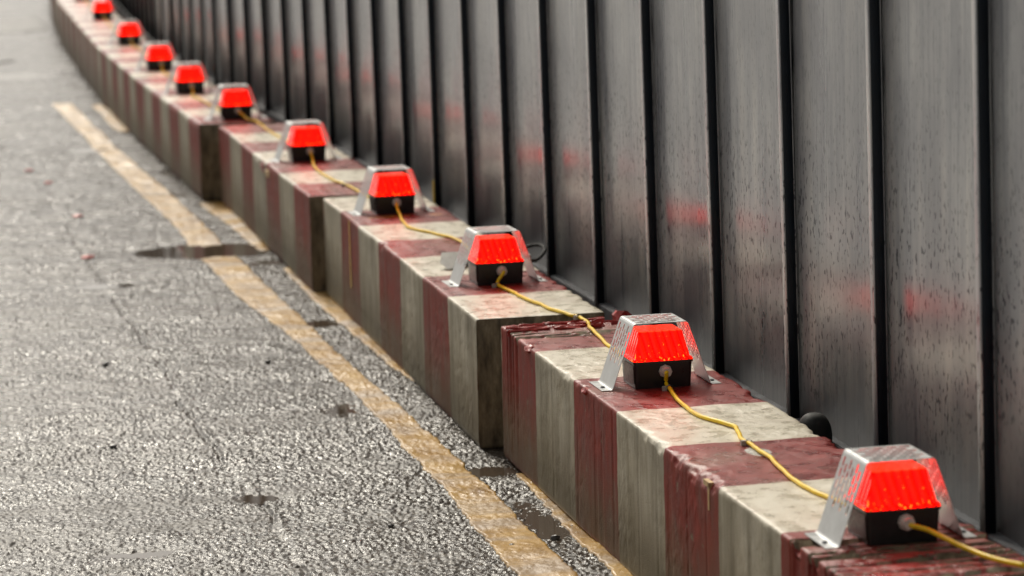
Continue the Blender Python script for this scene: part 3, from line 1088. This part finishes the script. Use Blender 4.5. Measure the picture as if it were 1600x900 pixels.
tag(o, 'yellow cable leaving the nearest lamp towards the lower right corner', 'cable', 'yellow cables linking the lamps')


def clip_mesh():
    bm = bmesh.new()
    n = 10
    prof = []
    for k in range(n + 1):
        a = math.pi * k / n
        prof.append(((CR + .0018) * math.cos(a), (CR + .0018) * math.sin(a)))
    prof = [(CR + .0018, -CR)] + prof + [(-CR - .0018, -CR)]
    lo = [bm.verts.new((x, -.0045, z)) for x, z in prof]
    hi = [bm.verts.new((x, .0045, z)) for x, z in prof]
    for k in range(len(prof) - 1): bm.faces.new((lo[k], lo[k + 1], hi[k + 1], hi[k]))
    bmesh.ops.solidify(bm, geom=bm.faces[:], thickness=-.0015)
    add_box(bm, -.0145, -.006, -.004, .004, -CR - .001, CR * .9)
    me = bpy.data.meshes.new('cable_clip')
    bmesh.ops.recalc_face_normals(bm, faces=bm.faces[:])
    bm.to_mesh(me); bm.free()
    me.materials.append(M_CLIP)
    return me


CM = clip_mesh()
for x, y, rz, lab in ((1.507, 5.470, -.1, 'small grey clip on the cable in front of the second lamp'),
                      (1.501, 4.925, .0, 'small grey clip on the cable between the two nearest lamps'),
                      (1.546, 6.368, .5, 'small grey clip on the cable at the broken joint between baulks'),
                      (1.474, 6.896, .1, 'small grey clip on the cable in front of the third lamp'),
                      (1.467, 9.124, .2, 'small clip on the cable between the fifth and fourth lamps')):
    o = bpy.data.objects.new('cable_clip', CM)
    COL.objects.link(o)
    o.location = (x, y, zc); o.rotation_euler = (0, 0, rz)
    tag(o, lab, 'cable clip', 'clips holding the cable')

# ---------------------------------------------------------------- things lying about
# black rubber buffer between baulk and hoarding
bm = bmesh.new()
r = .034; Hh = .314
prof = [(r * .94, 0), (r, .01), (r, Hh - .045)]
for k in range(1, 9):
    a = math.pi / 2 * k / 8
    prof.append((r * (.25 + .75 * math.cos(a)) if k < 8 else r * .25, Hh - .045 + .045 * math.sin(a)))
rings = []
for rr, z in prof:
    rings.append([bm.verts.new((rr * math.cos(2 * math.pi * k / 28), rr * math.sin(2 * math.pi * k / 28), z)) for k in range(28)])
for a, b in zip(rings[:-1], rings[1:]):
    for k in range(28): bm.faces.new((a[k], a[(k + 1) % 28], b[(k + 1) % 28], b[k]))
bm.faces.new(rings[0][::-1]); bm.faces.new(rings[-1])
o = bm_obj('rubber_buffer', bm, M_RUBBER, None, True, (1.694, 5.14, -.008))
tag(o, 'rounded black rubber buffer standing between baulk and hoarding', 'buffer')

# hand tool behind the third lamp
root = empty('hand_tool', (1.42, 7.27, TOPZ + .001), 0)
tag(root, 'hand tool with flat grey blade and black looped handle behind the third lamp', 'tool')
bm = bmesh.new()
out = [(-.022, -.02), (-.012, -.055), (.03, -.05), (.05, -.01), (.05, .03), (.0, .04)]
vs = [bm.verts.new((x, y, .010)) for x, y in out]
bm.faces.new(vs)
bmesh.ops.solidify(bm, geom=bm.faces[:], thickness=.003)
bl_ = bm_obj('blade', bm, M_TOOLG, root)
bl_.rotation_euler = (.32, -.05, .1)
bl_.location = (0, 0, .012)
bm = bmesh.new()
add_box(bm, .01, .235, -.012, .012, .001, .010)
bmesh.ops.bevel(bm, geom=bm.edges[:], offset=.002, segments=1, affect='EDGES')
bm_obj('bar', bm, M_RUBBER, root)
t = tube('handle', [(.19, -.02, .012), (.225, -.05, .014), (.25, -.03, .030), (.252, .0, .040), (.235, .03, .040), (.20, .03, .028), (.185, .0, .014)], .0045, M_RUBBER)
t.parent = root
bm = bmesh.new()
add_box(bm, .185, .215, -.03, .02, .008, .024)
bm_obj('grip_plate', bm, M_TOOLG, root)

SMALL = [('pebble', M_STONE, 'small dark pebble', [(1.017, 7.743, .010, 'dark pebble on the asphalt left of the second bend of the yellow line'),
                                              (.593, 7.848, .011, 'dark pebble alone on the open asphalt at the left'),
                                              (.994, 5.755, .008, 'small brown pebble on the asphalt near the bottom edge'),
                                              (1.290, 5.553, .012, 'black pebble between the two yellow lines, near the bottom'),
                                              (1.194, 5.518, .006, 'tiny dark pebble lying on the yellow line'),
                                              (1.336, 6.713, .006, 'tiny pebble at the foot of the second baulk'),
                                              (.52, 6.75, .010, 'flat dark pebble on the asphalt at the lower left')]),
         ('plastic_chip', M_REDBIT, 'red chip', [(.676, 12.783, .012, 'farthest red plastic chip on the asphalt at the left'),
                                              (.724, 12.256, .011, 'red plastic chip just in front of the farthest one'),
                                              (.757, 11.096, .013, 'dull red plastic chip on the asphalt, second from the front'),
                                              (.711, 9.978, .015, 'nearest and brightest red plastic chip on the asphalt')])]
for nm, mt, _, lst in SMALL:
    for k, (x, y, s, lab) in enumerate(lst):
        z = float(road_base(np.array([x]), np.array([y]))[0])
        s = s * (.75 if nm == 'pebble' else 1.1)
        sz = (s * 1.2, s, s * .9) if nm == 'pebble' else (s * 1.5, s * 1.3, s * .5)
        o = rock(nm, mt, sz, 60 + k, None, (x, y, z + .003 + s * .25), .7)
        tag(o, lab, nm.replace('_', ' '), 'pebbles on the road' if nm == 'pebble' else 'red plastic chips on the road')

# iron cover at the left edge, far
root = empty('manhole_cover', (.80, 19.45, .006))
tag(root, 'round iron manhole cover sunk in the road at the far left edge', 'manhole cover')
for nm, r0, r1, z0 in (('frame', .145, .175, .003), ('lid', 0, .140, .0)):
    bm = bmesh.new()
    n = 48
    for k in range(n):
        a, b = 2 * math.pi * k / n, 2 * math.pi * (k + 1) / n
        q = lambda r_, t, z: bm.verts.new((r_ * math.cos(t), r_ * math.sin(t), z))
        if r0 > 0: bm.faces.new((q(r0, a, z0 + .006), q(r1, a, z0 + .006), q(r1, b, z0 + .006), q(r0, b, z0 + .006)))
        else: bm.faces.new((q(.002, a, z0 + .006), q(r1, a, z0 + .006), q(r1, b, z0 + .006), q(.002, b, z0 + .006)))
        bm.faces.new((q(r1, a, z0 + .006), q(r1, a, z0 - .02), q(r1, b, z0 - .02), q(r1, b, z0 + .006)))
    bmesh.ops.remove_doubles(bm, verts=bm.verts[:], dist=1e-5)
    bm_obj(nm, bm, M_IRON, root)

# yellow marks seen on one baulk and one hoarding joint
bm = bmesh.new()
add_box(bm, -.0012, -.0002, -.004, .004, .10, .296)
bm_obj('paint_streak', bm, M_CABLE, bpy.data.objects['timber_baulk.001'], False, (-.0015, 1.875, 0))['label'] = 'thin yellow line down the side'
bm = bmesh.new()
add_box(bm, .004, .27, -.003, .003, 0, .0012)
bm_obj('paint_streak', bm, M_CABLE, bpy.data.objects['timber_baulk.001'], False, (0, 1.875, .2995))['label'] = 'thin yellow line across the top'
pans = [o for o in bpy.data.objects if o.name.startswith('hoarding_panel') and o.parent and o.parent.name == 'steel_hoarding']
pans.sort(key=lambda o: o.location.y)
bm = bmesh.new()
add_box(bm, -.0245, -.0232, .003, .019, .0, .08)
bm_obj('yellow_strip', bm, M_CABLE, pans[10])
# loose grit washed against the foot of the baulks
rnd = random.Random(9)
bm = bmesh.new()
for k in range(900):
    i = rnd.choice((0, 0, 1, 1, 1, 2, 2, 3))
    x, y, x2 = BEAMS[i][:3]
    t = rnd.random()
    px = x + (x2 - x) * t - abs(rnd.gauss(0, .014)) - .003
    py = y + BL * t
    z = float(road_base(np.array([px]), np.array([py]))[0]) + .0025
    r_ = rnd.uniform(.0012, .0034)
    g = bmesh.ops.create_icosphere(bm, subdivisions=1, radius=r_, matrix=Matrix.Translation((px, py, z)) @ Matrix.Rotation(rnd.random() * 6, 4, 'Z') @ Matrix.Diagonal((1, rnd.uniform(.6, 1.2), .7, 1)))
tag(bm_obj('loose_grit', bm, mat_simple('pale_grit', (.26, .23, .19), .4, 0, 200, .8)), 'loose pale grit washed against the foot of the baulks', None, None, 'stuff')
